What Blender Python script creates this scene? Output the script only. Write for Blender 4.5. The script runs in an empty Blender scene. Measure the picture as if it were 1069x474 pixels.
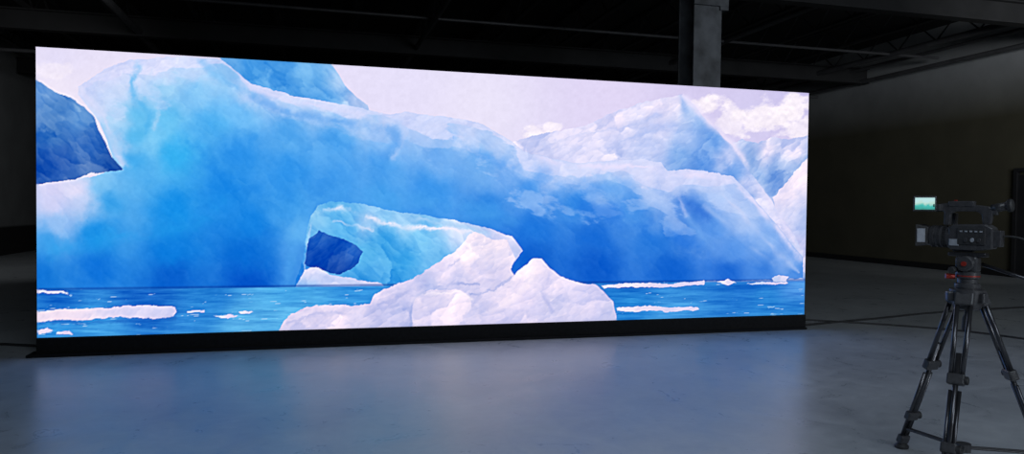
import bpy, bmesh, numpy as np, random
from math import *
from mathutils import Vector, Matrix
random.seed(3); rng=np.random.RandomState(7)
sc=bpy.context.scene
sc.view_settings.view_transform='Standard'
sc.view_settings.look='None'
col=bpy.context.collection
# ------------------------------------------------------------ camera
F=772.0; YAW,PITCH,ROLL=0.2637,-0.025,0.0113; CAMZ=1.323
fw=Vector((sin(YAW)*cos(PITCH),cos(YAW)*cos(PITCH),sin(PITCH)))
r0=Vector((cos(YAW),-sin(YAW),0)); u0=r0.cross(fw)
R=r0*cos(ROLL)+u0*sin(ROLL); U=u0*cos(ROLL)-r0*sin(ROLL)
cd=bpy.data.cameras.new("camera"); co=bpy.data.objects.new("camera",cd); col.objects.link(co)
cd.sensor_width=36; cd.lens=36*F/1069; cd.clip_end=200
M=Matrix((R,U,-fw)).transposed().to_4x4(); M.translation=(0,0,CAMZ); co.matrix_world=M
sc.camera=co
# ------------------------------------------------------------ materials
def mat(name,c,rough=0.5,metal=0.0,noise=0.0,nscale=8,bump=0.0,spec=0.5,emit=None,es=0):
    m=bpy.data.materials.new(name); m.use_nodes=True; nt=m.node_tree; b=nt.nodes['Principled BSDF']
    b.inputs['Roughness'].default_value=rough; b.inputs['Metallic'].default_value=metal
    b.inputs['Specular IOR Level'].default_value=spec
    b.inputs['Base Color'].default_value=(*c,1)
    tc=nt.nodes.new('ShaderNodeTexCoord'); n=nt.nodes.new('ShaderNodeTexNoise')
    n.inputs['Scale'].default_value=nscale; n.inputs['Detail'].default_value=6
    nt.links.new(tc.outputs['Object'],n.inputs['Vector'])
    if noise>0:
        r=nt.nodes.new('ShaderNodeValToRGB')
        r.color_ramp.elements[0].position=0.3; r.color_ramp.elements[1].position=0.7
        r.color_ramp.elements[0].color=(*[x*(1-noise) for x in c],1)
        r.color_ramp.elements[1].color=(*[min(1,x*(1+noise)) for x in c],1)
        nt.links.new(n.outputs['Fac'],r.inputs['Fac']); nt.links.new(r.outputs['Color'],b.inputs['Base Color'])
    if bump>0:
        bp=nt.nodes.new('ShaderNodeBump'); bp.inputs['Strength'].default_value=bump; bp.inputs['Distance'].default_value=0.01
        nt.links.new(n.outputs['Fac'],bp.inputs['Height']); nt.links.new(bp.outputs['Normal'],b.inputs['Normal'])
    return m
M_black=mat('black_painted_metal',(0.012,0.012,0.013),0.45,0.0,0.2,20)
M_skirt=mat('black_skirt_fabric',(0.008,0.008,0.009),0.85,0,0.3,30,0.2,0.2)
M_plas=mat('black_camera_plastic',(0.048,0.048,0.053),0.32,0,0.25,60,0.1)
M_rub=mat('matte_rubber',(0.024,0.024,0.026),0.6,0,0.2,80,0.2)
M_alu=mat('dark_anodised_tube',(0.09,0.09,0.10),0.28,0.8,0.15,30)
M_grey=mat('grey_plastic',(0.30,0.32,0.36),0.4,0,0.15,40)
M_red=mat('red_anodised',(0.35,0.03,0.02),0.35,0.3,0.1,40)
M_glass=mat('lens_glass',(0.01,0.012,0.03),0.05,0,0,8,0,0.9)
M_steel=mat('painted_steel_column',(0.085,0.09,0.10),0.55,0,0.5,5,0.1)
M_joist=mat('dark_steel_joist',(0.020,0.020,0.022),0.6,0,0.3,3)
M_girder=mat('dark_steel_girder',(0.012,0.012,0.013),0.8,0,0.3,3)
M_ceil=mat('black_ceiling_deck',(0.011,0.011,0.012),0.9,0,0.4,1.5)
M_pipe=mat('grey_pipe',(0.075,0.075,0.08),0.5,0.2,0.2,4)
M_door=mat('dark_door_paint',(0.018,0.018,0.02),0.5,0,0.2,3)
M_wallb=mat('dark_back_wall',(0.016,0.015,0.015),0.85,0,0.3,0.7,0.1)

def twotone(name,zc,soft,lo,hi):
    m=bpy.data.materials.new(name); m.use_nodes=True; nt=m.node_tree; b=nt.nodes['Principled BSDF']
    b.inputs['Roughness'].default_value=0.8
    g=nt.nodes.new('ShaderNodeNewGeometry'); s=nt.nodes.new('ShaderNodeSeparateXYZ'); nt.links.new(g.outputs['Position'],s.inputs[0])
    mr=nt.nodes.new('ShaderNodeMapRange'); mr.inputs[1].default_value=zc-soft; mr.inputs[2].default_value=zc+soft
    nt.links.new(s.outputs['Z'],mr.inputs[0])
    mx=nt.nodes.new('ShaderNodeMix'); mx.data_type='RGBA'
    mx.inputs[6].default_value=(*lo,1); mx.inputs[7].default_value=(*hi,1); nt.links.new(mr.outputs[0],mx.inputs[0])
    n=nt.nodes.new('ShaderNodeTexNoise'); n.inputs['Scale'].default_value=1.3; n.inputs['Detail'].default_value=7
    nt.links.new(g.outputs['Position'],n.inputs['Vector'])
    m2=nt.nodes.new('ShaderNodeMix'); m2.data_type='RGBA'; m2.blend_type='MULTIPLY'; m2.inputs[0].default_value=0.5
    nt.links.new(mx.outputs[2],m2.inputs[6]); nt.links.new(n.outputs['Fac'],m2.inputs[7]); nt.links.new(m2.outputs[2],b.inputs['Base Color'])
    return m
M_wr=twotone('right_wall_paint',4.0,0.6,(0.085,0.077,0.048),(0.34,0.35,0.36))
M_wl=twotone('left_wall_paint',0.72,0.03,(0.03,0.03,0.033),(0.36,0.37,0.38))

def floor_mat():
    m=bpy.data.materials.new('sealed_concrete'); m.use_nodes=True; nt=m.node_tree; b=nt.nodes['Principled BSDF']
    g=nt.nodes.new('ShaderNodeNewGeometry')
    n=nt.nodes.new('ShaderNodeTexNoise'); n.inputs['Scale'].default_value=0.9; n.inputs['Detail'].default_value=10; n.inputs['Roughness'].default_value=0.7
    n2=nt.nodes.new('ShaderNodeTexNoise'); n2.inputs['Scale'].default_value=9; n2.inputs['Detail'].default_value=8
    n3=nt.nodes.new('ShaderNodeTexNoise'); n3.inputs['Scale'].default_value=3.5; n3.inputs['Detail'].default_value=12; n3.inputs['Roughness'].default_value=0.75; n3.inputs['Distortion'].default_value=1.2
    for k in(n,n2,n3): nt.links.new(g.outputs['Position'],k.inputs['Vector'])
    r=nt.nodes.new('ShaderNodeValToRGB'); r.color_ramp.elements[0].position=0.38; r.color_ramp.elements[1].position=0.62
    r.color_ramp.elements[0].color=(0.36,0.39,0.42,1); r.color_ramp.elements[1].color=(0.55,0.58,0.60,1)
    ad=nt.nodes.new('ShaderNodeMath'); ad.operation='MULTIPLY_ADD'; ad.inputs[1].default_value=0.5; 
    hf=nt.nodes.new('ShaderNodeMath'); hf.operation='MULTIPLY'; hf.inputs[1].default_value=0.5
    nt.links.new(n3.outputs['Fac'],hf.inputs[0]); nt.links.new(n.outputs['Fac'],ad.inputs[0]); nt.links.new(hf.outputs[0],ad.inputs[2])
    nt.links.new(ad.outputs[0],r.inputs['Fac']); nt.links.new(r.outputs['Color'],b.inputs['Base Color'])
    mr=nt.nodes.new('ShaderNodeMapRange'); mr.inputs[1].default_value=0.3; mr.inputs[2].default_value=0.7; mr.inputs[3].default_value=0.24; mr.inputs[4].default_value=0.40
    nt.links.new(n3.outputs['Fac'],mr.inputs[0]); nt.links.new(mr.outputs[0],b.inputs['Roughness'])
    bp=nt.nodes.new('ShaderNodeBump'); bp.inputs['Strength'].default_value=0.15; bp.inputs['Distance'].default_value=0.004
    nt.links.new(n2.outputs['Fac'],bp.inputs['Height']); nt.links.new(bp.outputs['Normal'],b.inputs['Normal'])
    return m
M_floor=floor_mat()

# ------------------------------------------------------------ mesh helpers
def finish(name,bm,m,parent=None,smooth=False,bevel=0,seg=2):
    me=bpy.data.meshes.new(name); bmesh.ops.recalc_face_normals(bm,faces=bm.faces[:]); bm.to_mesh(me); bm.free()
    o=bpy.data.objects.new(name,me); col.objects.link(o)
    if m: me.materials.append(m)
    if smooth:
        for p in me.polygons: p.use_smooth=True
    if bevel>0:
        b=o.modifiers.new('bevel','BEVEL'); b.width=bevel; b.segments=seg; b.limit_method='ANGLE'
    if parent: o.parent=parent
    return o
def bm_box(bm,c,s,rot=None):
    mt=Matrix.Translation(c)@(rot.to_4x4() if rot else Matrix.Identity(4))@Matrix.Diagonal((*s,1))
    return bmesh.ops.create_cube(bm,size=1,matrix=mt)
def box(name,c,s,m,parent=None,bevel=0.0,rot=None):
    bm=bmesh.new(); bm_box(bm,c,s,rot); return finish(name,bm,m,parent,bevel=bevel)
def bm_tube(bm,a,b,r1,r2=None,seg=16):
    a=Vector(a);b=Vector(b);d=b-a
    q=d.to_track_quat('Z','Y').to_matrix().to_4x4()
    bmesh.ops.create_cone(bm,cap_ends=True,segments=seg,radius1=r1,radius2=r1 if r2 is None else r2,depth=d.length,matrix=Matrix.Translation((a+b)/2)@q)
def tube(name,a,b,r1,m,parent=None,r2=None,seg=20,bevel=0):
    bm=bmesh.new(); bm_tube(bm,a,b,r1,r2,seg); o=finish(name,bm,m,parent)
    for p in o.data.polygons: p.use_smooth=len(p.vertices)==4
    if bevel: 
        bv=o.modifiers.new('bevel','BEVEL'); bv.width=bevel; bv.segments=2; bv.limit_method='ANGLE'; bv.angle_limit=radians(50)
    return o
def lathe(name,prof,axis_a,axis_dir,m,parent=None,seg=32):
    bm=bmesh.new(); q=Vector(axis_dir).to_track_quat('Z','Y').to_matrix(); a=Vector(axis_a); rings=[]
    for t,r in prof:
        rings.append([bm.verts.new(a+q@Vector((r*cos(2*pi*i/seg),r*sin(2*pi*i/seg),t))) for i in range(seg)])
    for k in range(len(rings)-1):
        for i in range(seg):
            bm.faces.new((rings[k][i],rings[k][(i+1)%seg],rings[k+1][(i+1)%seg],rings[k+1][i]))
    bm.faces.new(rings[0][::-1]); bm.faces.new(rings[-1])
    o=finish(name,bm,m,parent)
    for p in o.data.polygons: p.use_smooth=len(p.vertices)==4
    md=o.modifiers.new('es','EDGE_SPLIT'); md.split_angle=radians(35)
    return o
def curve(name,pts,r,m,parent=None):
    cu=bpy.data.curves.new(name,'CURVE'); cu.dimensions='3D'; cu.bevel_depth=r; cu.bevel_resolution=3
    s=cu.splines.new('NURBS'); s.points.add(len(pts)-1); s.order_u=4; s.use_endpoint_u=True; s.resolution_u=10
    for i,p in enumerate(pts): s.points[i].co=(*p,1)
    o=bpy.data.objects.new(name,cu); col.objects.link(o); cu.materials.append(m)
    if parent: o.parent=parent
    return o
def empty(name,loc=(0,0,0),rz=0):
    e=bpy.data.objects.new(name,None); col.objects.link(e); e.location=loc; e.rotation_euler=(0,0,rz); e.empty_display_size=0.2; return e

# ------------------------------------------------------------ room
X0,X1,Y0,Y1,ZC=-7.5,14.2,-7.0,24.0,5.7
box('floor',((X0+X1)/2,(Y0+Y1)/2,-0.05),(X1-X0+.4,Y1-Y0+.4,0.1),M_floor)
box('ceiling',((X0+X1)/2,(Y0+Y1)/2,ZC+0.05),(X1-X0+.4,Y1-Y0+.4,0.1),M_ceil)
box('wall_back',((X0+X1)/2,Y1+0.1,ZC/2),(X1-X0+.4,0.2,ZC),M_wallb)
box('wall_front',((X0+X1)/2,Y0-0.1,ZC/2),(X1-X0+.4,0.2,ZC),M_wallb)
box('wall_left',(X0-0.1,(Y0+Y1)/2,ZC/2),(0.2,Y1-Y0,ZC),M_wl)
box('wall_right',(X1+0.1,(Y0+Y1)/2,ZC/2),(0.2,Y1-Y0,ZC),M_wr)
box('baseboard_right',(X1-0.012,(12.3+Y1)/2,0.07),(0.024,Y1-12.3,0.14),M_black)
bm=bmesh.new(); XD=X1-0.002
bm_box(bm,(XD-0.03,11.6,1.075),(0.05,1.04,2.13)); bm_box(bm,(XD-0.04,11.04,1.105),(0.08,0.08,2.19)); bm_box(bm,(XD-0.04,12.16,1.105),(0.08,0.08,2.19)); bm_box(bm,(XD-0.04,11.6,2.24),(0.08,1.20,0.08)); bm_box(bm,(XD-0.07,11.2,1.05),(0.04,0.12,0.03))
finish('door_1',bm,M_door)

bm=bmesh.new()
for i in range(14):
    x=-6.9+i*1.55
    bm_box(bm,(x,13,5.62),(0.12,21.8,0.06)); bm_box(bm,(x,13,5.12),(0.10,21.8,0.05))
    y=2.4
    k=0
    while y<23.4:
        z0,z1=(5.12,5.6) if k%2==0 else (5.6,5.12)
        bm_tube(bm,(x,y,z0),(x,y+0.55,z1),0.018,seg=6); y+=0.55; k+=1
finish('ceiling_joists',bm,M_joist)
bm=bmesh.new()
for y in (10.5,16.5,22.0):
    bm_box(bm,(3.35,y,5.09),(21.5,0.22,0.03)); bm_box(bm,(3.35,y,4.72),(21.5,0.22,0.03)); bm_box(bm,(3.35,y,4.9),(21.5,0.03,0.36))
finish('ceiling_girders',bm,M_girder)
bm=bmesh.new()
for (x,z,r) in ((13.9,4.75,0.05),(13.6,5.0,0.04),(12.6,4.9,0.06),(2.2,4.85,0.05),(-3.4,4.8,0.07),(8.4,4.9,0.05)):
    bm_tube(bm,(x,0,z),(x,23.8,z),r,seg=12)
for (y,z,r) in ((18.2,4.6,0.04),(14.0,4.9,0.03)):
    bm_tube(bm,(-7.2,y,z),(13.9,y,z),r,seg=12)
finish('ceiling_pipes',bm,M_pipe)

# steel H column behind the video wall
bm=bmesh.new(); cx,cy=4.98,8.95
bm_box(bm,(cx,cy-0.2,2.85),(0.40,0.03,5.7)); bm_box(bm,(cx,cy+0.2,2.85),(0.40,0.03,5.7)); bm_box(bm,(cx,cy,2.85),(0.03,0.4,5.7))
bm_box(bm,(cx,cy,0.01),(0.55,0.55,0.03))
bm_box(bm,(cx+0.03,cy-0.23,4.05),(0.5,0.05,0.1)); bm_box(bm,(cx+0.22,cy-0.1,4.05),(0.12,0.3,0.2))
finish('steel_column',bm,M_steel,bevel=0.004)
box('electrical_panel',(X0+0.08,17.2,3.75),(0.16,0.7,0.55),M_pipe,bevel=0.01)

# ------------------------------------------------------------ LED video wall
SX,SY,SZ,SW,SH=-2.2907,7.205,0.16,7.68,2.5
wall=empty('led_video_wall',(SX,SY,0))
NX,NZ=1100,358
u=np.linspace(0,SW,NX); v=np.linspace(0,SH,NZ)
UU,VV=np.meshgrid(u,v)
P=np.stack([SX+UU,np.full_like(UU,SY),SZ+VV-CAMZ],-1)
Rn,Un,Fn=(np.array(t) for t in (R,U,fw))
dz=P@Fn; AX=534.5+F*(P@Rn)/dz; AY=237-F*(P@Un)/dz
def smooth(t): t=np.clip(t,0,1); return t*t*(3-2*t)
def vnoise(x,y,seed):
    rs=np.random.RandomState(seed); L=rs.rand(256,256)
    xi=np.floor(x).astype(int); yi=np.floor(y).astype(int); fx=smooth(x-xi); fy=smooth(y-yi)
    a=L[yi%256,xi%256]; b=L[yi%256,(xi+1)%256]; c=L[(yi+1)%256,xi%256]; d=L[(yi+1)%256,(xi+1)%256]
    return (a*(1-fx)+b*fx)*(1-fy)+(c*(1-fx)+d*fx)*fy
def fbm(x,y,s,seed,o=5,ax=1.0,ang=0.0):
    c,sn=cos(ang),sin(ang); X=(x*c+y*sn)/(s*ax); Y=(-x*sn+y*c)/s
    t=0;a=0.5;w=0
    for i in range(o):
        t=t+a*vnoise(X*2**i+13.7*i,Y*2**i+7.1*i,seed+i); w+=a; a*=0.52
    return t/w-0.5
N1=fbm(AX,AY,22,1); N2=fbm(AX,AY,22,40); NF=fbm(AX,AY,5,80,4); NM=fbm(AX,AY,16,130,5)
def facets(s,seed,ax,ang,sharp=9.0,warp=0.5):
    """planar facets like broken ice / rock: value about -1..1"""
    rs=np.random.RandomState(seed); T=rs.rand(5,128,128)
    c,sn=cos(ang),sin(ang); X=(AX*c+AY*sn)/(s*ax)+warp*2*N1; Y=(-AX*sn+AY*c)/s+warp*2*N2
    xi=np.floor(X).astype(int); yi=np.floor(Y).astype(int); num=0;den=0
    for dx in(-1,0,1):
        for dy in(-1,0,1):
            a,b=(xi+dx)%128,(yi+dy)%128
            px=xi+dx+T[0][b,a]; py=yi+dy+T[1][b,a]
            ex,ey=X-px,Y-py; w=np.exp(-sharp*(ex*ex+ey*ey))
            val=(T[2][b,a]*2-1)*0.7+(T[3][b,a]-0.5)*ex*1.6+(T[4][b,a]-0.7)*ey*1.6
            num=num+w*val; den=den+w
    return num/(den+1e-9)
def sdist(x,y,pts):
    d=np.full(x.shape,1e9); ins=np.zeros(x.shape,bool); n=len(pts)
    for i in range(n):
        x1,y1=pts[i]; x2,y2=pts[(i+1)%n]; ex,ey=x2-x1,y2-y1
        t=np.clip(((x-x1)*ex+(y-y1)*ey)/(ex*ex+ey*ey+1e-9),0,1)
        d=np.minimum(d,(x-x1-t*ex)**2+(y-y1-t*ey)**2)
        if y1!=y2:
            cnd=((y1>y)!=(y2>y))&(x<(x2-x1)*(y-y1)/(y2-y1)+x1); ins^=cnd
    d=np.sqrt(d); return np.where(ins,d,-d)
def idw(x,y,S,p=3.0):
    num=np.zeros(x.shape+(3,)); den=np.zeros(x.shape)
    for sx,sy,c in S:
        w=1/((x-sx)**2+(y-sy)**2+60)**(p/2); num+=w[...,None]*np.array(c,float); den+=w
    return num/den[...,None]
IMG=np.zeros(AX.shape+(3,))
def over(mask,colr):
    global IMG
    IMG=IMG*(1-mask[...,None])+colr*mask[...,None]
RC=np.array([1.2,0.85,0.35])
def region(pts,S,rough=5,soft=0.6,rel=None,amp=0,p=3.0,warp=7):
    x=AX+rough*N1+1.5*NF; y=AY+rough*N2+3*NF
    sd=sdist(x,y,pts); m=smooth(sd/(2*soft)+0.5)
    c=idw(AX+warp*2*N1,AY+warp*2*N2,S,p)
    if rel is not None: c=c+(amp*rel)[...,None]*RC
    over(m,c); return sd,m
FA=facets(26,900,2.2,0.5,14)*0.55+facets(9,905,2.0,0.5,14)*0.3+facets(3.6,907,1.8,0.3,9)*0.18
FB=facets(20,930,2.0,-0.75,16)*0.5+facets(8,935,2.2,-0.75,16)*0.33+facets(3.4,937,2.0,-0.7,9)*0.2
FC=facets(24,960,1.9,-0.5,22)*0.5+facets(9,965,1.8,-0.4,18)*0.33+facets(3.6,967,1.7,-0.5,10)*0.2
FE=facets(26,990,2.4,0.8,22)*0.5+facets(10,995,2.2,0.7,18)*0.33+facets(4,997,2.0,0.7,10)*0.18
FD=facets(48,980,2.6,0.3,6,0.8)
# sky
IMG=idw(AX,AY,[(60,60,(222,216,242)),(420,85,(225,219,244)),(500,110,(229,223,244)),(640,90,(220,210,240)),(740,92,(208,199,234)),(840,100,(198,190,231)),(780,120,(208,201,236)),(60,90,(234,226,243))],2)
relief_c=np.clip(fbm(AX,AY-2,9,215,4)-fbm(AX,AY+2,9,215,4),-1,1)
def puff(cx,cy,rx,ry,seed,a=0.9,c=(248,239,247)):
    n=fbm(AX,AY,12,seed,5,1.3,0)
    d=1-np.hypot((AX-cx)/rx,(AY-cy)/ry)+1.5*n
    over(smooth(d/0.45)*a,np.array(c,float)+36*relief_c[...,None]*np.array([1,1,.6]))
puff(738,110,22,14,240); puff(765,128,24,16,250,0.7); puff(800,122,34,18,260); puff(828,116,24,22,270); puff(835,135,26,14,280,0.8)
puff(560,142,22,12,290,0.8); puff(575,133,10,6,296,0.7)
puff(50,72,26,12,299,0.4)
# right distant mountains
region([(745,148),(760,152),(775,146),(790,150),(805,143),(822,146),(850,138),(850,300),(800,300)],
 [(765,160,(190,200,240)),(780,165,(120,160,220)),(800,160,(215,210,240)),(810,180,(100,145,215)),(830,160,(205,205,240)),(825,190,(150,180,232)),(790,185,(150,185,235)),(838,175,(120,160,220))],6,.6,FB,50)
region([(806,206),(815,196),(828,182),(836,170),(850,162),(850,300),(820,260)],
 [(820,200,(232,222,244)),(838,185,(234,224,244)),(825,225,(210,212,243)),(838,230,(180,196,238)),(836,255,(205,205,240))],6,.6,FB,36)
# left distant mountain
region([(20,70),(40,84),(52,92),(62,98),(75,103),(88,112),(98,122),(103,135),(112,150),(117,164),(131,175),(125,182),(95,180),(76,188),(20,196)],
 [(45,95,(100,150,212)),(60,115,(64,122,194)),(80,120,(86,142,208)),(55,140,(54,112,188)),(90,150,(54,108,188)),(60,170,(42,92,178)),(100,172,(46,98,178)),(115,175,(30,80,165)),(45,180,(32,84,172))],5,.6,FE,52)
# peak behind berg
region([(228,58),(262,60),(300,62),(345,66),(352,76),(360,90),(372,101),(384,110),(388,125),(262,110)],
 [(240,64,(110,175,232)),(262,72,(80,160,228)),(290,75,(72,152,224)),(320,80,(110,178,234)),(335,84,(64,146,220)),(350,85,(165,198,240)),(340,100,(66,148,224)),(375,108,(190,208,242)),(300,92,(64,146,222))],3,.6,FE,40)
# right white peak behind ridge
pk=[(535,148),(560,140),(585,136),(612,130),(640,118),(665,108),(690,102),(710,99),(718,104),(726,112),(734,122),(744,132),(752,141),(764,152),(775,170),(790,187),(803,205),(815,226),(828,242),(838,262),(838,300),(700,300),(600,200),(560,170)]
region(pk,[(560,146,(214,214,244)),(600,140,(218,215,244)),(640,128,(224,218,245)),(690,112,(232,223,246)),(705,106,(236,226,246)),(722,115,(176,198,239)),(733,128,(130,172,232)),
 (690,135,(216,215,244)),(650,145,(210,212,244)),(600,156,(208,210,243)),(680,155,(194,204,242)),(710,160,(130,174,232)),(713,140,(165,190,238)),(745,150,(105,158,228)),(755,165,(205,209,243)),(735,170,(95,150,225)),(775,190,(205,209,243)),(790,210,(206,210,243)),(765,182,(100,155,228)),(812,235,(212,212,244)),(830,270,(185,201,240))],4,.6,FC,36)
m_clip=None
def stroke(pts,w,c,a,rough=6,var=1.0):
    x=AX+rough*N1+4*NF; y=AY+rough*N2+4*NF; d=np.full(AX.shape,1e9)
    for i in range(len(pts)-1):
        (x1,y1),(x2,y2)=pts[i],pts[i+1]; ex,ey=x2-x1,y2-y1
        t=np.clip(((x-x1)*ex+(y-y1)*ey)/(ex*ex+ey*ey),0,1); d=np.minimum(d,np.hypot(x-x1-t*ex,y-y1-t*ey))
    ww=w*np.clip(1+2.2*NM*var,0.35,2)
    k=np.exp(-(d/ww)**2)*a*np.clip(0.85+3.2*N2*var,0.12,1.1)
    over(np.clip(k if m_clip is None else k*m_clip,0,1),np.array(c,float))
stroke([(711,100),(716,118),(724,140),(733,168)],4,(120,165,230),0.4)
stroke([(713,100),(736,124),(766,152),(790,186),(812,222),(836,262)],3,(230,222,247),0.75)
stroke([(745,140),(748,158),(760,178),(785,205)],4,(90,145,222),0.45)
stroke([(570,150),(610,138),(650,133),(690,120)],2,(172,188,236),0.45)
stroke([(640,150),(670,140),(700,132)],3,(160,182,236),0.4)
# main berg
mb=[(20,196),(60,190),(95,184),(112,180),(129,178),(118,165),(112,146),(104,128),(92,112),(81,98),(82,90),(92,84),(108,72),(135,63),(165,60),(200,60),(232,63),(248,76),(262,88),(300,98),(345,107),(378,113),(408,120),(425,116),(450,121),(480,124),(505,130),(520,140),(535,148),(548,158),(575,165),(605,170),(645,168),(672,167),(690,170),(697,178),(715,177),(742,180),(765,184),(778,196),(792,214),(808,232),(824,252),(838,268),(838,291),(640,296),(400,302),(20,308)]
S=[(90,92,(205,210,243)),(120,75,(216,216,245)),(160,70,(204,212,244)),(200,75,(172,204,242)),(225,72,(145,195,240)),(130,92,(192,210,243)),(170,92,(148,202,241)),(205,95,(120,188,239)),
(105,112,(196,210,243)),(120,125,(165,205,241)),(126,150,(175,206,242)),(140,120,(90,182,233)),(140,140,(72,174,231)),(155,150,(118,195,240)),(140,168,(66,168,233)),(185,160,(44,167,234)),(175,125,(98,188,237)),(225,130,(68,166,234)),
(260,98,(172,203,242)),(290,108,(160,197,241)),(330,118,(150,195,241)),(380,126,(160,197,241)),(415,126,(195,207,243)),(410,150,(118,176,238)),(250,122,(96,176,238)),(300,140,(80,163,233)),(350,150,(72,157,232)),
(250,160,(42,142,228)),(230,200,(26,133,225)),(300,180,(44,143,229)),(350,190,(58,147,229)),(400,180,(74,156,232)),(450,135,(174,201,243)),(490,135,(193,207,243)),(520,150,(182,204,243)),(460,160,(118,176,238)),(500,170,(112,173,236)),(450,200,(60,148,231)),
(550,175,(162,194,242)),(580,180,(182,202,243)),(550,200,(76,150,231)),(610,182,(174,200,243)),(650,178,(204,211,244)),(680,180,(214,216,245)),(640,195,(128,178,237)),(690,200,(172,198,242)),(600,210,(48,132,223)),(660,218,(66,140,225)),(560,240,(22,110,214)),(620,250,(18,101,208)),(680,250,(38,118,215)),(620,280,(7,85,197)),(700,280,(20,98,204)),(560,275,(9,89,199)),
(705,185,(196,207,243)),(745,188,(198,209,244)),(715,210,(78,136,221)),(728,222,(64,128,217)),(750,205,(158,190,241)),(765,215,(180,201,243)),(780,230,(168,195,241)),(745,235,(90,150,229)),(770,255,(88,148,228)),(800,250,(140,180,238)),(800,275,(62,128,218)),(825,270,(132,173,235)),(832,285,(74,138,222)),(760,282,(26,100,206)),
(60,200,(216,211,242)),(80,198,(224,218,244)),(55,215,(208,208,242)),(85,210,(190,204,240)),(60,235,(145,188,239)),(105,192,(120,190,238)),(112,210,(50,155,228)),(50,255,(54,152,228)),(100,245,(24,140,225)),(45,285,(14,112,210)),(100,280,(12,110,213)),(180,220,(18,138,226)),(180,260,(10,120,217)),(180,292,(4,90,199)),(260,230,(18,126,221)),(260,265,(8,106,209)),(260,295,(4,82,196)),(300,215,(58,151,229)),(315,240,(90,170,235)),(310,270,(60,140,223)),
(400,210,(64,153,231)),(450,218,(60,145,229)),(510,222,(48,133,223)),(530,260,(18,100,209)),(500,290,(8,88,202)),(420,290,(20,100,212))]
crest_x=[p[0] for p in mb[10:40]]; crest_y=[p[1] for p in mb[10:40]]
DEP=AY-np.interp(AX,crest_x,crest_y)
ra=20*np.exp(-np.maximum(DEP,0)/45)+8
sd,m=region(mb,S,3,.6,None,0,3.2,9)
IMG=IMG+(m*(ra*0.45*FD+ra*FE))[...,None]*RC
m_clip=m
th=np.interp(AX,[80,130,200,250,300,400,450,520,600,680,740,800,838],[10,22,12,6,9,10,17,19,16,20,16,14,9])
n4=fbm(AX,AY,19,410,6,2.2,0.3)
over(m*smooth((th*(1+2.4*n4)-DEP)/3.5)*smooth((AX-84)/6)*0.66,np.array((224,219,247.))+22*FC[...,None]*RC)
over(m*smooth((th*2.8*(1+2.6*n4)-DEP)/14)*smooth((AX-84)/6)*0.36,np.array((198,212,247.))+26*FC[...,None]*RC)
stroke([(88,98),(108,120),(118,148),(128,172)],4,(214,216,245),0.65)
stroke([(146,70),(136,88),(140,104),(156,118),(150,138)],4,(72,172,232),0.5)
stroke([(158,72),(150,88),(156,104),(166,116),(160,134)],2.5,(195,215,244),0.4)
stroke([(210,66),(235,86),(262,98)],4,(100,175,236),0.4)
stroke([(262,92),(300,104),(345,113),(400,124)],2.5,(214,216,247),0.6)
stroke([(262,102),(300,118),(360,128),(410,136),(418,150),(402,164)],5,(64,144,228),0.4)
stroke([(412,122),(424,138),(421,152),(410,166)],3,(190,206,244),0.4)
stroke([(540,152),(580,170),(630,175),(688,175)],3,(228,221,248),0.75)
stroke([(688,175),(700,188),(708,205),(716,226)],3,(212,213,246),0.6)
stroke([(716,226),(730,244),(748,262)],4,(120,172,235),0.4)
stroke([(697,198),(712,204),(722,216),(738,226)],6,(48,110,210),0.65)
stroke([(700,182),(742,184),(772,194),(800,226),(836,268)],3.5,(228,221,248),0.75)
stroke([(735,215),(760,235),(790,262),(820,284)],3,(190,206,243),0.35)
stroke([(745,192),(765,214),(800,252),(832,284)],2.5,(212,216,245),0.4)
stroke([(480,152),(530,176),(600,196),(650,200)],8,(62,142,232),0.35)
stroke([(590,212),(650,226),(700,244),(740,270)],9,(20,104,216),0.4)
stroke([(300,205),(250,196),(215,170),(196,150)],8,(20,125,222),0.35)
stroke([(230,215),(190,240),(130,246),(60,262)],8,(34,158,232),0.35)
stroke([(300,300),(305,270),(312,240),(320,214),(345,202),(400,206),(470,216),(540,232)],9,(84,170,236),0.35)
# arch opening
ar=[(318,262),(320,246),(323,228),(332,214),(350,210),(375,212),(405,219),(440,224),(475,230),(510,238),(535,246),(545,262),(520,300),(308,302),(312,285)]
m_clip=None
region(ar,[(330,225,(130,195,238)),(350,222,(100,184,236)),(380,232,(165,205,243)),(420,232,(150,200,241)),(360,238,(84,175,234)),(400,250,(64,164,229)),(440,250,(100,182,236)),(480,245,(190,210,244)),(420,270,(54,158,227)),(380,265,(64,162,226)),(390,285,(54,150,223)),(340,290,(110,184,236)),(460,270,(100,178,234)),(520,255,(212,212,244)),(315,280,(40,130,220))],4,.6,FE,40)
stroke([(335,218),(360,217),(380,226),(400,233),(420,236),(470,242),(500,243)],2.2,(238,234,249),0.85,16,1.3)
stroke([(345,230),(370,234),(385,240)],1.3,(238,232,249),0.6,16)
stroke([(430,228),(470,234),(510,244)],3,(170,208,243),0.65,16)
stroke([(332,214),(325,232),(322,252),(318,280)],1.6,(190,214,244),0.5)
region([(318,276),(320,262),(323,249),(333,241),(345,246),(358,250),(372,256),(379,263),(374,274),(365,282),(352,286),(340,283),(326,280)],
 [(335,250,(45,105,195)),(330,270,(18,74,176)),(350,265,(22,80,180)),(365,262,(40,105,200)),(355,280,(8,58,160))],3,.6,FB,36,2)
region([(308,303),(314,292),(318,281),(330,279),(345,286),(362,289),(378,293),(398,296),(405,303)],[(325,287,(222,218,245)),(340,293,(196,206,242)),(380,297,(200,208,242)),(320,300,(130,180,236))],3,.6,FC,26)
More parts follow.
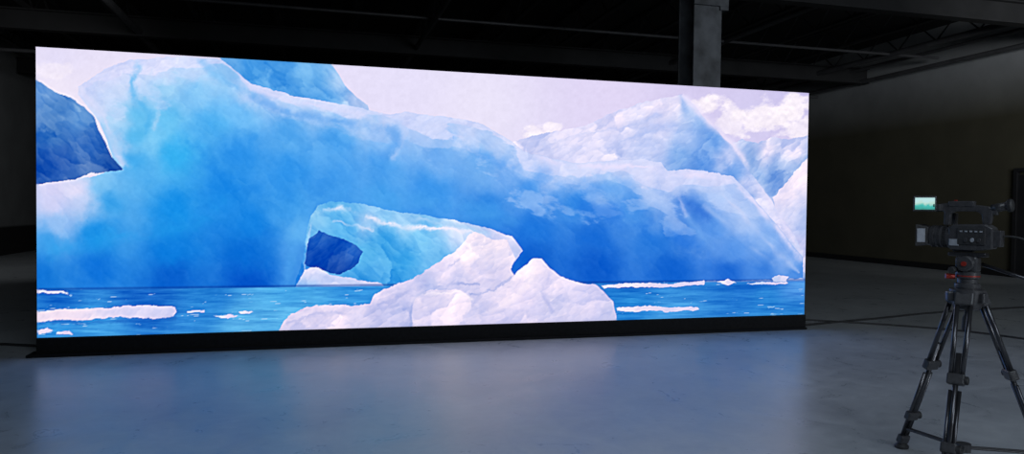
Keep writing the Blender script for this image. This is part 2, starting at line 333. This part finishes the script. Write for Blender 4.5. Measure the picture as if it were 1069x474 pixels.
# water
wl=302-(AX-38)*0.0125
wm=smooth((AY-wl)/2)
wc=idw(AX,AY,[(60,308,(24,106,200)),(150,308,(18,96,194)),(100,345,(60,152,222)),(220,315,(38,128,210)),(250,340,(86,172,228)),(60,342,(50,145,220)),(300,310,(66,160,225)),(380,306,(46,140,217)),(300,330,(90,176,230)),(660,300,(22,106,198)),(780,298,(26,108,200)),(830,300,(76,146,224)),(660,315,(40,136,214)),(700,330,(66,152,222)),(800,315,(40,130,210)),(830,325,(36,122,204))],3)
rp=fbm(AX,AY,2.6,600,5,12,0); wc=wc+64*rp[...,None]*np.array([0.9,1,0.6]); over(wm,wc)
rp2=fbm(AX,AY,1.8,620,4,8,0); over(wm*smooth((rp2-0.24)/0.06)*0.5,np.array((190,220,245.)))
over(np.exp(-((AY-wl)/1.3)**2)*0.5,np.array((10,60,152.)))
def floe(pts,seed,c=(232,222,243)):
    region(pts,[(pts[0][0],pts[0][1],c),(pts[len(pts)//2][0],pts[len(pts)//2][1],(210,208,240))],4,.5,FB,18,4)
floe([(20,325),(60,324),(90,322),(130,320),(182,320),(184,326),(181,332),(150,333),(120,331),(80,334),(20,337)],700,(242,224,239))
stroke([(30,338),(90,336),(150,335),(184,333)],1.6,(30,100,190),0.5,2)
floe([(20,301),(45,303),(70,304),(70,306),(20,306)],701)
floe([(224,329),(240,327),(250,329),(238,332)],703)
floe([(250,325),(262,324),(265,326),(252,327)],704); floe([(38,344),(50,342),(56,346),(40,348)],705); floe([(195,324),(214,323),(214,325),(196,326)],706); floe([(60,348),(72,345),(76,349),(60,350)],709)
floe([(627,297),(660,295),(700,296),(735,293),(735,297),(690,300),(650,299),(630,300)],707,(238,224,242))
floe([(644,322),(670,320),(700,321),(728,321),(730,324),(700,325),(660,326),(645,326)],708,(234,222,242))
floe([(748,294),(760,291),(768,294),(760,297)],710); floe([(780,296),(800,294),(820,293),(822,295),(790,297)],711,(180,205,240))
floe([(806,289),(814,286),(824,289),(820,293),(808,293)],712,(190,205,240))
# foreground ice
fgA=[(288,350),(296,336),(302,330),(318,321),(345,319),(372,318),(386,317),(391,306),(410,298),(432,291),(450,279),(470,266),(480,258),(488,248),(496,241),(508,247),(520,250),(530,249),(534,262),(538,270),(533,280),(540,292),(560,300),(560,350)]
Sg=[(310,332,(212,206,237)),(340,330,(226,215,240)),(380,328,(212,207,238)),(400,310,(226,216,242)),(395,325,(186,188,230)),(430,300,(220,213,242)),(460,285,(228,218,244)),(490,262,(240,228,244)),(515,262,(244,230,244)),(500,285,(220,212,240)),(480,295,(198,198,235)),(525,285,(198,196,233)),(520,270,(234,223,243)),(415,325,(180,186,230)),(350,345,(226,215,242)),(450,295,(186,193,234))]
region(fgA,Sg,4,.6,FC,34,3.2)
stroke([(396,318),(425,303),(455,296),(500,297)],2.2,(145,160,218),0.55)
stroke([(488,258),(474,276),(444,292),(400,306)],2.5,(176,182,229),0.5)
stroke([(300,338),(330,328),(372,326),(396,330)],2,(176,180,226),0.45)
fgB=[(430,350),(430,322),(433,311),(445,303),(460,302),(478,303),(490,309),(505,308),(522,300),(535,291),(546,279),(556,271),(566,270),(574,279),(585,288),(600,294),(622,297),(630,304),(640,315),(644,332),(644,350)]
Sg2=[(440,315,(228,218,242)),(470,312,(235,223,244)),(450,335,(219,211,240)),(500,320,(206,203,236)),(530,305,(235,223,244)),(555,285,(246,232,246)),(545,310,(222,213,242)),(570,295,(228,218,244)),(600,305,(222,215,244)),(580,320,(198,198,234)),(620,315,(212,207,240)),(520,335,(212,206,238)),(600,335,(206,203,236)),(635,325,(190,193,232))]
region(fgB,Sg2,4,.6,FC,34,3.2)
stroke([(560,276),(552,295),(535,312),(510,325)],2.5,(248,235,247),0.5)
stroke([(575,284),(566,305),(575,325)],2.5,(170,176,226),0.5)
stroke([(430,312),(440,306),(478,306),(492,312)],2,(249,238,248),0.65)
stroke([(427,348),(429,325),(433,311),(443,303)],1.8,(130,150,212),0.6)
stroke([(490,307),(506,306),(522,298),(534,290)],1.6,(140,158,216),0.6)
IMG=IMG+NF[...,None]*8
def blur(A):
    for ax in(0,1):
        A=(np.roll(A,2,ax)+4*np.roll(A,1,ax)+6*A+4*np.roll(A,-1,ax)+np.roll(A,-2,ax))/16
    return A
SHP=IMG+1.1*(IMG-blur(blur(IMG)))
SHP[:3]=IMG[:3]; SHP[-3:]=IMG[-3:]; SHP[:,:3]=IMG[:,:3]; SHP[:,-3:]=IMG[:,-3:]
IMG=np.clip(SHP,0,255)/255
L=np.where(IMG<=0.04045,IMG/12.92,((IMG+0.055)/1.055)**2.4)
verts=np.stack([UU,np.zeros_like(UU),SZ+VV],-1).reshape(-1,3)
idx=np.arange(NX*NZ).reshape(NZ,NX)
fc=np.stack([idx[:-1,:-1],idx[:-1,1:],idx[1:,1:],idx[1:,:-1]],-1).reshape(-1,4)
me=bpy.data.meshes.new('led_display_face')
me.vertices.add(len(verts)); me.vertices.foreach_set('co',verts.ravel())
me.loops.add(fc.size); me.loops.foreach_set('vertex_index',fc.ravel().astype(np.int32))
me.polygons.add(len(fc)); me.polygons.foreach_set('loop_start',np.arange(0,fc.size,4,dtype=np.int32)); 
me.update(calc_edges=True); me.validate()
at=me.color_attributes.new('glacier_picture','FLOAT_COLOR','POINT')
at.data.foreach_set('color',np.concatenate([L.reshape(-1,3),np.ones((NX*NZ,1))],1).astype(np.float32).ravel())
ml=bpy.data.materials.new('led_emitters'); ml.use_nodes=True; nt=ml.node_tree; nt.nodes.clear()
o_=nt.nodes.new('ShaderNodeOutputMaterial'); e_=nt.nodes.new('ShaderNodeEmission'); a_=nt.nodes.new('ShaderNodeVertexColor'); a_.layer_name='glacier_picture'
nt.links.new(a_.outputs['Color'],e_.inputs['Color']); e_.inputs['Strength'].default_value=1.06; nt.links.new(e_.outputs[0],o_.inputs[0])
me.materials.append(ml)
ob=bpy.data.objects.new('led_display_face',me); col.objects.link(ob); ob.parent=wall
bm=bmesh.new(); nc,nr=15,5
for i in range(nc):
    for j in range(nr):
        w_,h_=SW/nc,SH/nr
        bm_box(bm,((i+.5)*w_,0.052,SZ+(j+.5)*h_),(w_-0.002,0.1,h_-0.002)); bm_box(bm,((i+.5)*w_,0.12,SZ+(j+.5)*h_),(w_*0.6,0.05,h_*0.5))
finish('cabinets',bm,M_black,wall)
bm=bmesh.new()
bm_box(bm,(SW/2,0.05,0.08),(SW,0.16,0.158)); bm_box(bm,(SW/2-0.04,0.02,0.012),(SW+0.05,0.20,0.024))
finish('base_plinth',bm,M_skirt,wall,bevel=0.006)
bm=bmesh.new()
for i in range(6):
    x=0.5+i*(SW-1)/5
    bm_tube(bm,(x,0.16,0.03),(x,0.16,2.6),0.024,seg=12); bm_tube(bm,(x,1.0,0.03),(x,0.16,1.9),0.024,seg=12); bm_tube(bm,(x,0.16,0.06),(x,1.05,0.06),0.024,seg=12)
finish('rear_bracing',bm,M_alu,wall)

curve('floor_cable',[(SX+SW-0.1,7.25,0.02),(6.0,7.5,0.012),(6.9,7.6,0.012),(8.2,8.1,0.012),(10.5,8.2,0.012)],0.012,M_rub)
curve('floor_cable',[(5.5,7.9,0.012),(6.6,7.2,0.012),(7.4,6.4,0.012),(7.2,5.6,0.012),(8.6,5.2,0.012)],0.010,M_rub)
curve('floor_cable',[(SX-1.9,7.9,0.012),(SX-1.0,8.3,0.012),(SX-0.4,7.7,0.012),(SX+0.2,7.5,0.02)],0.012,M_rub)

# ------------------------------------------------------------ tripod
TX,TY=3.216,3.016
tri=empty('camera_tripod',(TX,TY,0),-YAW)
def pol(phi,r,z): return Vector((r*cos(radians(phi)),r*sin(radians(phi)),z))
AP=0.893
LEGS=(-8,106,228)
for k,phi in enumerate(LEGS):
    t=pol(phi+90,1,0)
    top=pol(phi,0.065,AP); foot=pol(phi,0.40,0.03)
    d=(foot-top); kA=top+d*0.44
    bm=bmesh.new()
    for s in(-1,1):
        bm_tube(bm,top+t*0.030*s,kA+t*0.024*s,0.0115)
    finish(f'leg_{k+1}_upper_tubes',bm,M_alu,tri,smooth=True)
    low=top+d*0.80
    tube(f'leg_{k+1}_middle_tube',top+d*0.30,foot-d*0.02,0.0125,M_alu,tri)
    bm=bmesh.new()
    for s in(-1,1): bm_tube(bm,low-d*0.30+t*0.021*s,foot-d*0.05+t*0.019*s,0.0085)
    finish(f'leg_{k+1}_lower_tubes',bm,M_alu,tri,smooth=True)
    ax=Matrix((t,d.normalized().cross(t),d.normalized())).transposed()
    for nm,c,s in (('shoulder',top+d*0.0,(0.085,0.045,0.07)),('clamp_upper',kA,(0.078,0.042,0.055)),('clamp_lower',top+d*0.80,(0.07,0.038,0.05)),('foot_block',foot-d*0.03,(0.06,0.04,0.05))):
        box(f'leg_{k+1}_{nm}',c,s,M_plas,tri,0.008,ax)
    for nm,c in(('knob_upper',kA),('knob_lower',top+d*0.80)):
        lathe(f'leg_{k+1}_{nm}',[(0.0,0.008),(0.028,0.008),(0.03,0.020),(0.05,0.021),(0.054,0.016)],c,t*(1 if k!=1 else -1),M_rub,tri,16)
    lathe(f'leg_{k+1}_rubber_foot',[(0,0.036),(0.012,0.038),(0.022,0.030),(0.034,0.014),(0.06,0.012)],(foot.x,foot.y,0.001),(0,0,1),M_rub,tri,20)
hub=Vector((0,0,0.13)); bm=bmesh.new(); bm_tube(bm,hub-Vector((0,0,.02)),hub+Vector((0,0,.02)),0.035)
for phi in LEGS:
    f=(AP-0.12)/(AP-0.03); e=pol(phi,0.065+0.335*f,0.12); t=pol(phi+90,1,0)
    for s in(-1,1): bm_tube(bm,hub+t*0.012*s,e+t*0.012*s,0.0065)
finish('spreader',bm,M_plas,tri)
lathe('bowl',[(-0.06,0.035),(-0.05,0.06),(-0.01,0.075),(0.03,0.080),(0.045,0.080),(0.05,0.066)],(0,0,AP),(0,0,1),M_plas,tri)
lathe('bowl_clamp_handle',[(-0.14,0.012),(-0.13,0.022),(-0.07,0.02),(-0.05,0.010),(0,0.010)],(0,0,AP-0.03),(0,0,1),M_rub,tri,16)
for k,phi in enumerate((52,172,292)):
    box(f'crown_lug_{k+1}',pol(phi,0.075,AP+0.01),(0.05,0.04,0.05),M_plas,tri,0.008,Matrix.Rotation(radians(phi),3,'Z'))
lathe('half_ball_and_base',[(0.04,0.05),(0.055,0.058),(0.075,0.058),(0.08,0.046),(0.10,0.046),(0.105,0.054),(0.135,0.054),(0.14,0.04)],(0,0,AP),(0,0,1),M_plas,tri)
lathe('pan_scale_ring',[(0.0,0.0545),(0.006,0.0545)],(0,0,AP+0.112),(0,0,1),M_red,tri)
PH=radians(131)
Rz=Matrix.Rotation(PH,3,'Z')
def L3(f,s,z): return Rz@Vector((f,s,0))+Vector((0,0,z))
box('tilt_block',L3(0,0,AP+0.175),(0.10,0.075,0.08),M_plas,tri,0.012,Rz)
tube('tilt_drum',L3(0,-0.06,AP+0.178),L3(0,0.062,AP+0.178),0.040,M_plas,tri,bevel=0.005)
tube('tilt_drum_cap',L3(0,0.062,AP+0.178),L3(0,0.070,AP+0.178),0.012,M_red,tri)
tube('tilt_lock_knob',L3(0.05,0.04,AP+0.145),L3(0.05,0.085,AP+0.145),0.016,M_rub,tri,bevel=0.003)
tube('pan_lock_knob',L3(0.05,0.03,AP+0.11),L3(0.085,0.055,AP+0.11),0.014,M_red,tri,bevel=0.003)
box('sliding_plate',L3(0,0,AP+0.223),(0.17,0.062,0.020),M_alu,tri,0.004,Rz)
tube('pan_bar',L3(-0.04,-0.055,AP+0.175),L3(-0.36,-0.10,AP+0.07),0.009,M_alu,tri)
tube('pan_bar_grip',L3(-0.26,-0.086,AP+0.1028),L3(-0.38,-0.1028,AP+0.0634),0.016,M_rub,tri,bevel=0.005)

# ------------------------------------------------------------ video camera
KX,KY,KZ=0.735,0.82,0.955
ZB=AP+0.234+0.012*KZ
sh=Matrix.Rotation(-YAW+PH,3,'Z')@Vector((0.020,0,0))
vc=empty('video_camera',(TX+sh.x,TY+sh.y,ZB),-YAW+PH); vc.scale=(KX,KY,KZ)
def B(n,c,s,m=M_plas,bv=0.006,rot=None): return box(n,c,s,m,vc,bv,rot)
def profile(name,pts,y0,y1,m,bv=0.008):
    bm=bmesh.new(); a=[bm.verts.new((x,y0,z)) for x,z in pts]; b=[bm.verts.new((x,y1,z)) for x,z in pts]; n=len(pts)
    bm.faces.new(a); bm.faces.new(b[::-1])
    for i in range(n): bm.faces.new((a[i],b[i],b[(i+1)%n],a[(i+1)%n]))
    return finish(name,bm,m,vc,bevel=bv)
profile('body',[(-0.185,0.012),(-0.10,0.0),(0.07,0.0),(0.085,0.02),(0.085,0.115),(0.06,0.135),(-0.14,0.14),(-0.185,0.12)],-0.055,0.055,M_plas)
profile('hand_grip',[(-0.15,0.02),(0.04,0.02),(0.06,0.05),(0.05,0.11),(-0.12,0.12),(-0.155,0.09)],-0.11,-0.055,M_rub,0.015)
lathe('lens_barrel',[(0,0.056),(0.02,0.056),(0.022,0.052),(0.05,0.052),(0.052,0.057),(0.09,0.057),(0.092,0.053),(0.10,0.053),(0.102,0.058),(0.125,0.058),(0.13,0.050),(0.15,0.050)],(0.08,0,0.068),(1,0,0),M_plas,vc,40)
for i,xx in enumerate((0.115,0.15,0.19)):
    bm=bmesh.new()
    for j in range(40):
        a=2*pi*j/40; bm_box(bm,(xx,0.058*cos(a),0.068+0.058*sin(a)),(0.018,0.004,0.003),Matrix.Rotation(a,3,'X'))
    finish(f'lens_ring_ribs_{i+1}',bm,M_rub,vc)
bm=bmesh.new()
def ring(x,hw,hh): return [bm.verts.new((x,y,0.072+z)) for y,z in((-hw,-hh),(hw,-hh),(hw,hh),(-hw,hh))]
r=[ring(0.215,0.050,0.045),ring(0.29,0.072,0.060),ring(0.29,0.067,0.055),ring(0.225,0.045,0.040)]
for k in range(3):
    for i in range(4): bm.faces.new((r[k][i],r[k][(i+1)%4],r[k+1][(i+1)%4],r[k+1][i]))
bm.faces.new(r[3]); bm.faces.new(r[0][::-1])
finish('lens_hood',bm,M_rub,vc,bevel=0.003)
B('hood_lit_side',(0.255,0.0635,0.072),(0.05,0.004,0.075),M_grey,0.001,Matrix.Rotation(radians(16.5),3,'Z'))  # added grey plate, its pale colour stands for screen light on the hood
tube('lens_front_glass',(0.222,0,0.068),(0.232,0,0.068),0.036,M_glass,vc)
profile('top_handle',[(-0.155,0.135),(-0.115,0.135),(-0.105,0.19),(-0.08,0.205),(0.06,0.205),(0.085,0.19),(0.09,0.13),(0.13,0.13),(0.125,0.20),(0.15,0.215),(0.16,0.245),(0.10,0.250),(-0.06,0.240),(-0.15,0.232),(-0.175,0.215),(-0.165,0.16)],-0.02,0.02,M_plas,0.006)
B('handle_control_pod',(0.02,0,0.245),(0.16,0.05,0.03)); B('rec_button',(0.06,0.0,0.263),(0.018,0.018,0.006),M_red,0.002)
tube('microphone',(0.06,-0.05,0.215),(0.27,-0.05,0.215),0.012,M_rub,vc,bevel=0.003); B('microphone_mount',(0.12,-0.038,0.215),(0.03,0.035,0.034))
B('viewfinder_arm',(-0.17,0,0.205),(0.06,0.035,0.035)); tube('viewfinder_tube',(-0.16,0,0.22),(-0.25,0,0.235),0.022,M_plas,vc); 
lathe('viewfinder_eyecup',[(0,0.022),(0.01,0.032),(0.03,0.034),(0.04,0.027)],(-0.245,0,0.234),(-1,0,0.15),M_rub,vc,24)
lc=Vector((0.225,0.085,0.245))
B('lcd_hinge',(0.165,0.035,0.225),(0.06,0.06,0.035),M_plas,0.006)
B('lcd_arm',(0.19,0.055,0.235),(0.05,0.05,0.02),M_plas,0.004)
M_lcd=bpy.data.materials.new('lcd_picture'); M_lcd.use_nodes=True; nt=M_lcd.node_tree; b=nt.nodes['Principled BSDF']
tc=nt.nodes.new('ShaderNodeTexCoord'); s=nt.nodes.new('ShaderNodeSeparateXYZ'); nt.links.new(tc.outputs['Generated'],s.inputs[0])
n=nt.nodes.new('ShaderNodeTexNoise'); n.inputs['Scale'].default_value=2.2; nt.links.new(tc.outputs['Generated'],n.inputs[0])
ad=nt.nodes.new('ShaderNodeMath'); ad.operation='MULTIPLY_ADD'; ad.inputs[1].default_value=0.6; nt.links.new(n.outputs['Fac'],ad.inputs[0]); nt.links.new(s.outputs['Z'],ad.inputs[2])
rr=nt.nodes.new('ShaderNodeValToRGB'); cr=rr.color_ramp; cr.elements[0].position=0.3; cr.elements[0].color=(0.05,0.35,0.30,1)
cr.elements[1].position=1.0; cr.elements[1].color=(0.55,0.85,0.85,1); e=cr.elements.new(0.62); e.color=(0.06,0.55,0.50,1); e=cr.elements.new(0.82); e.color=(0.55,0.80,0.70,1)
nt.links.new(ad.outputs[0],rr.inputs['Fac']); nt.links.new(rr.outputs['Color'],b.inputs['Emission Color']); b.inputs['Emission Strength'].default_value=0.9; b.inputs['Base Color'].default_value=(0.01,0.01,0.01,1)
q=Matrix.Rotation(radians(14),3,'Z')
B('lcd_panel',lc,(0.14,0.012,0.082),M_plas,0.004,q)
B('lcd_image',lc+q@Vector((0,0.0065,0)),(0.122,0.002,0.064),M_lcd,0,q)
B('side_control_panel',(-0.06,0.058,0.075),(0.17,0.008,0.09),M_rub,0.003)
for i in range(5): B(f'side_button_{i+1}',(-0.12+0.03*i,0.064,0.10),(0.016,0.006,0.008),M_grey,0.001)
for i in range(3): tube(f'audio_dial_{i+1}',(-0.11+0.04*i,0.06,0.055),(-0.11+0.04*i,0.072,0.055),0.011,M_grey if i==1 else M_plas,vc)
B('side_switch_plate',(0.045,0.058,0.04),(0.06,0.006,0.035),M_grey,0.001)
B('battery',(-0.205,0.0,0.065),(0.05,0.07,0.085),M_plas,0.006)
B('xlr_block',(0.11,-0.07,0.165),(0.07,0.05,0.06),M_plas,0.006)
B('quick_release_plate',(0,0,-0.004),(0.12,0.05,0.012),M_alu,0.002)
mw=Matrix.Translation((TX,TY,0))@Matrix.Rotation(-YAW,4,'Z')
st=L3(-0.235*KX+0.020,0,ZB+0.075)
cp=[tuple(st),(st.x+0.05,st.y-0.06,ZB+0.08),(0.23,-0.20,ZB+0.02),(0.225,-0.21,ZB-0.15),(0.20,-0.22,ZB-0.40),(0.16,-0.24,ZB-0.65),(0.17,-0.26,ZB-0.9),(0.12,-0.28,0.10),(0.10,-0.30,0.01),(0.3,-0.5,0.01),(0.8,-0.6,0.01)]
curve('power_cable',[tuple(mw@Vector(p)) for p in cp],0.005,M_rub)

# ------------------------------------------------------------ lights
def area(name,loc,target,sx,sy,power,c=(1,1,1),spread=180):
    l=bpy.data.lights.new(name,'AREA'); l.shape='RECTANGLE'; l.size=sx; l.size_y=sy; l.energy=power; l.color=c; l.spread=radians(spread)
    o=bpy.data.objects.new(name,l); col.objects.link(o); o.location=loc
    o.rotation_euler=(Vector(target)-Vector(loc)).to_track_quat('-Z','Y').to_euler(); return o
area('overhead_fill',(0.8,-0.6,5.0),(1.4,4.0,0),5,3,76,(0.76,0.88,1.0),125)  # added overhead fill to brighten the near floor, no fixture there
area('rear_fill',(6,-6.0,3.0),(12,14,3.0),4,3,190,(0.84,0.92,1.0),100)  # added fill from behind the camera towards the right wall, no opening there
area('left_wall_fill',(-3.0,12.0,4.4),(-7.5,17.5,2.4),1.2,0.6,17,(0.95,0.98,1.0),90)  # added unseen fill aimed to lift the otherwise black left wall
area('right_wall_fill',(10.5,6.5,4.3),(14.2,12.0,4.5),1.5,0.6,26,(0.95,0.98,1.0),90)  # added unseen fill that makes the gradient on the upper right wall
w=bpy.data.worlds.new('world'); sc.world=w; w.use_nodes=True; w.node_tree.nodes['Background'].inputs[1].default_value=0.0
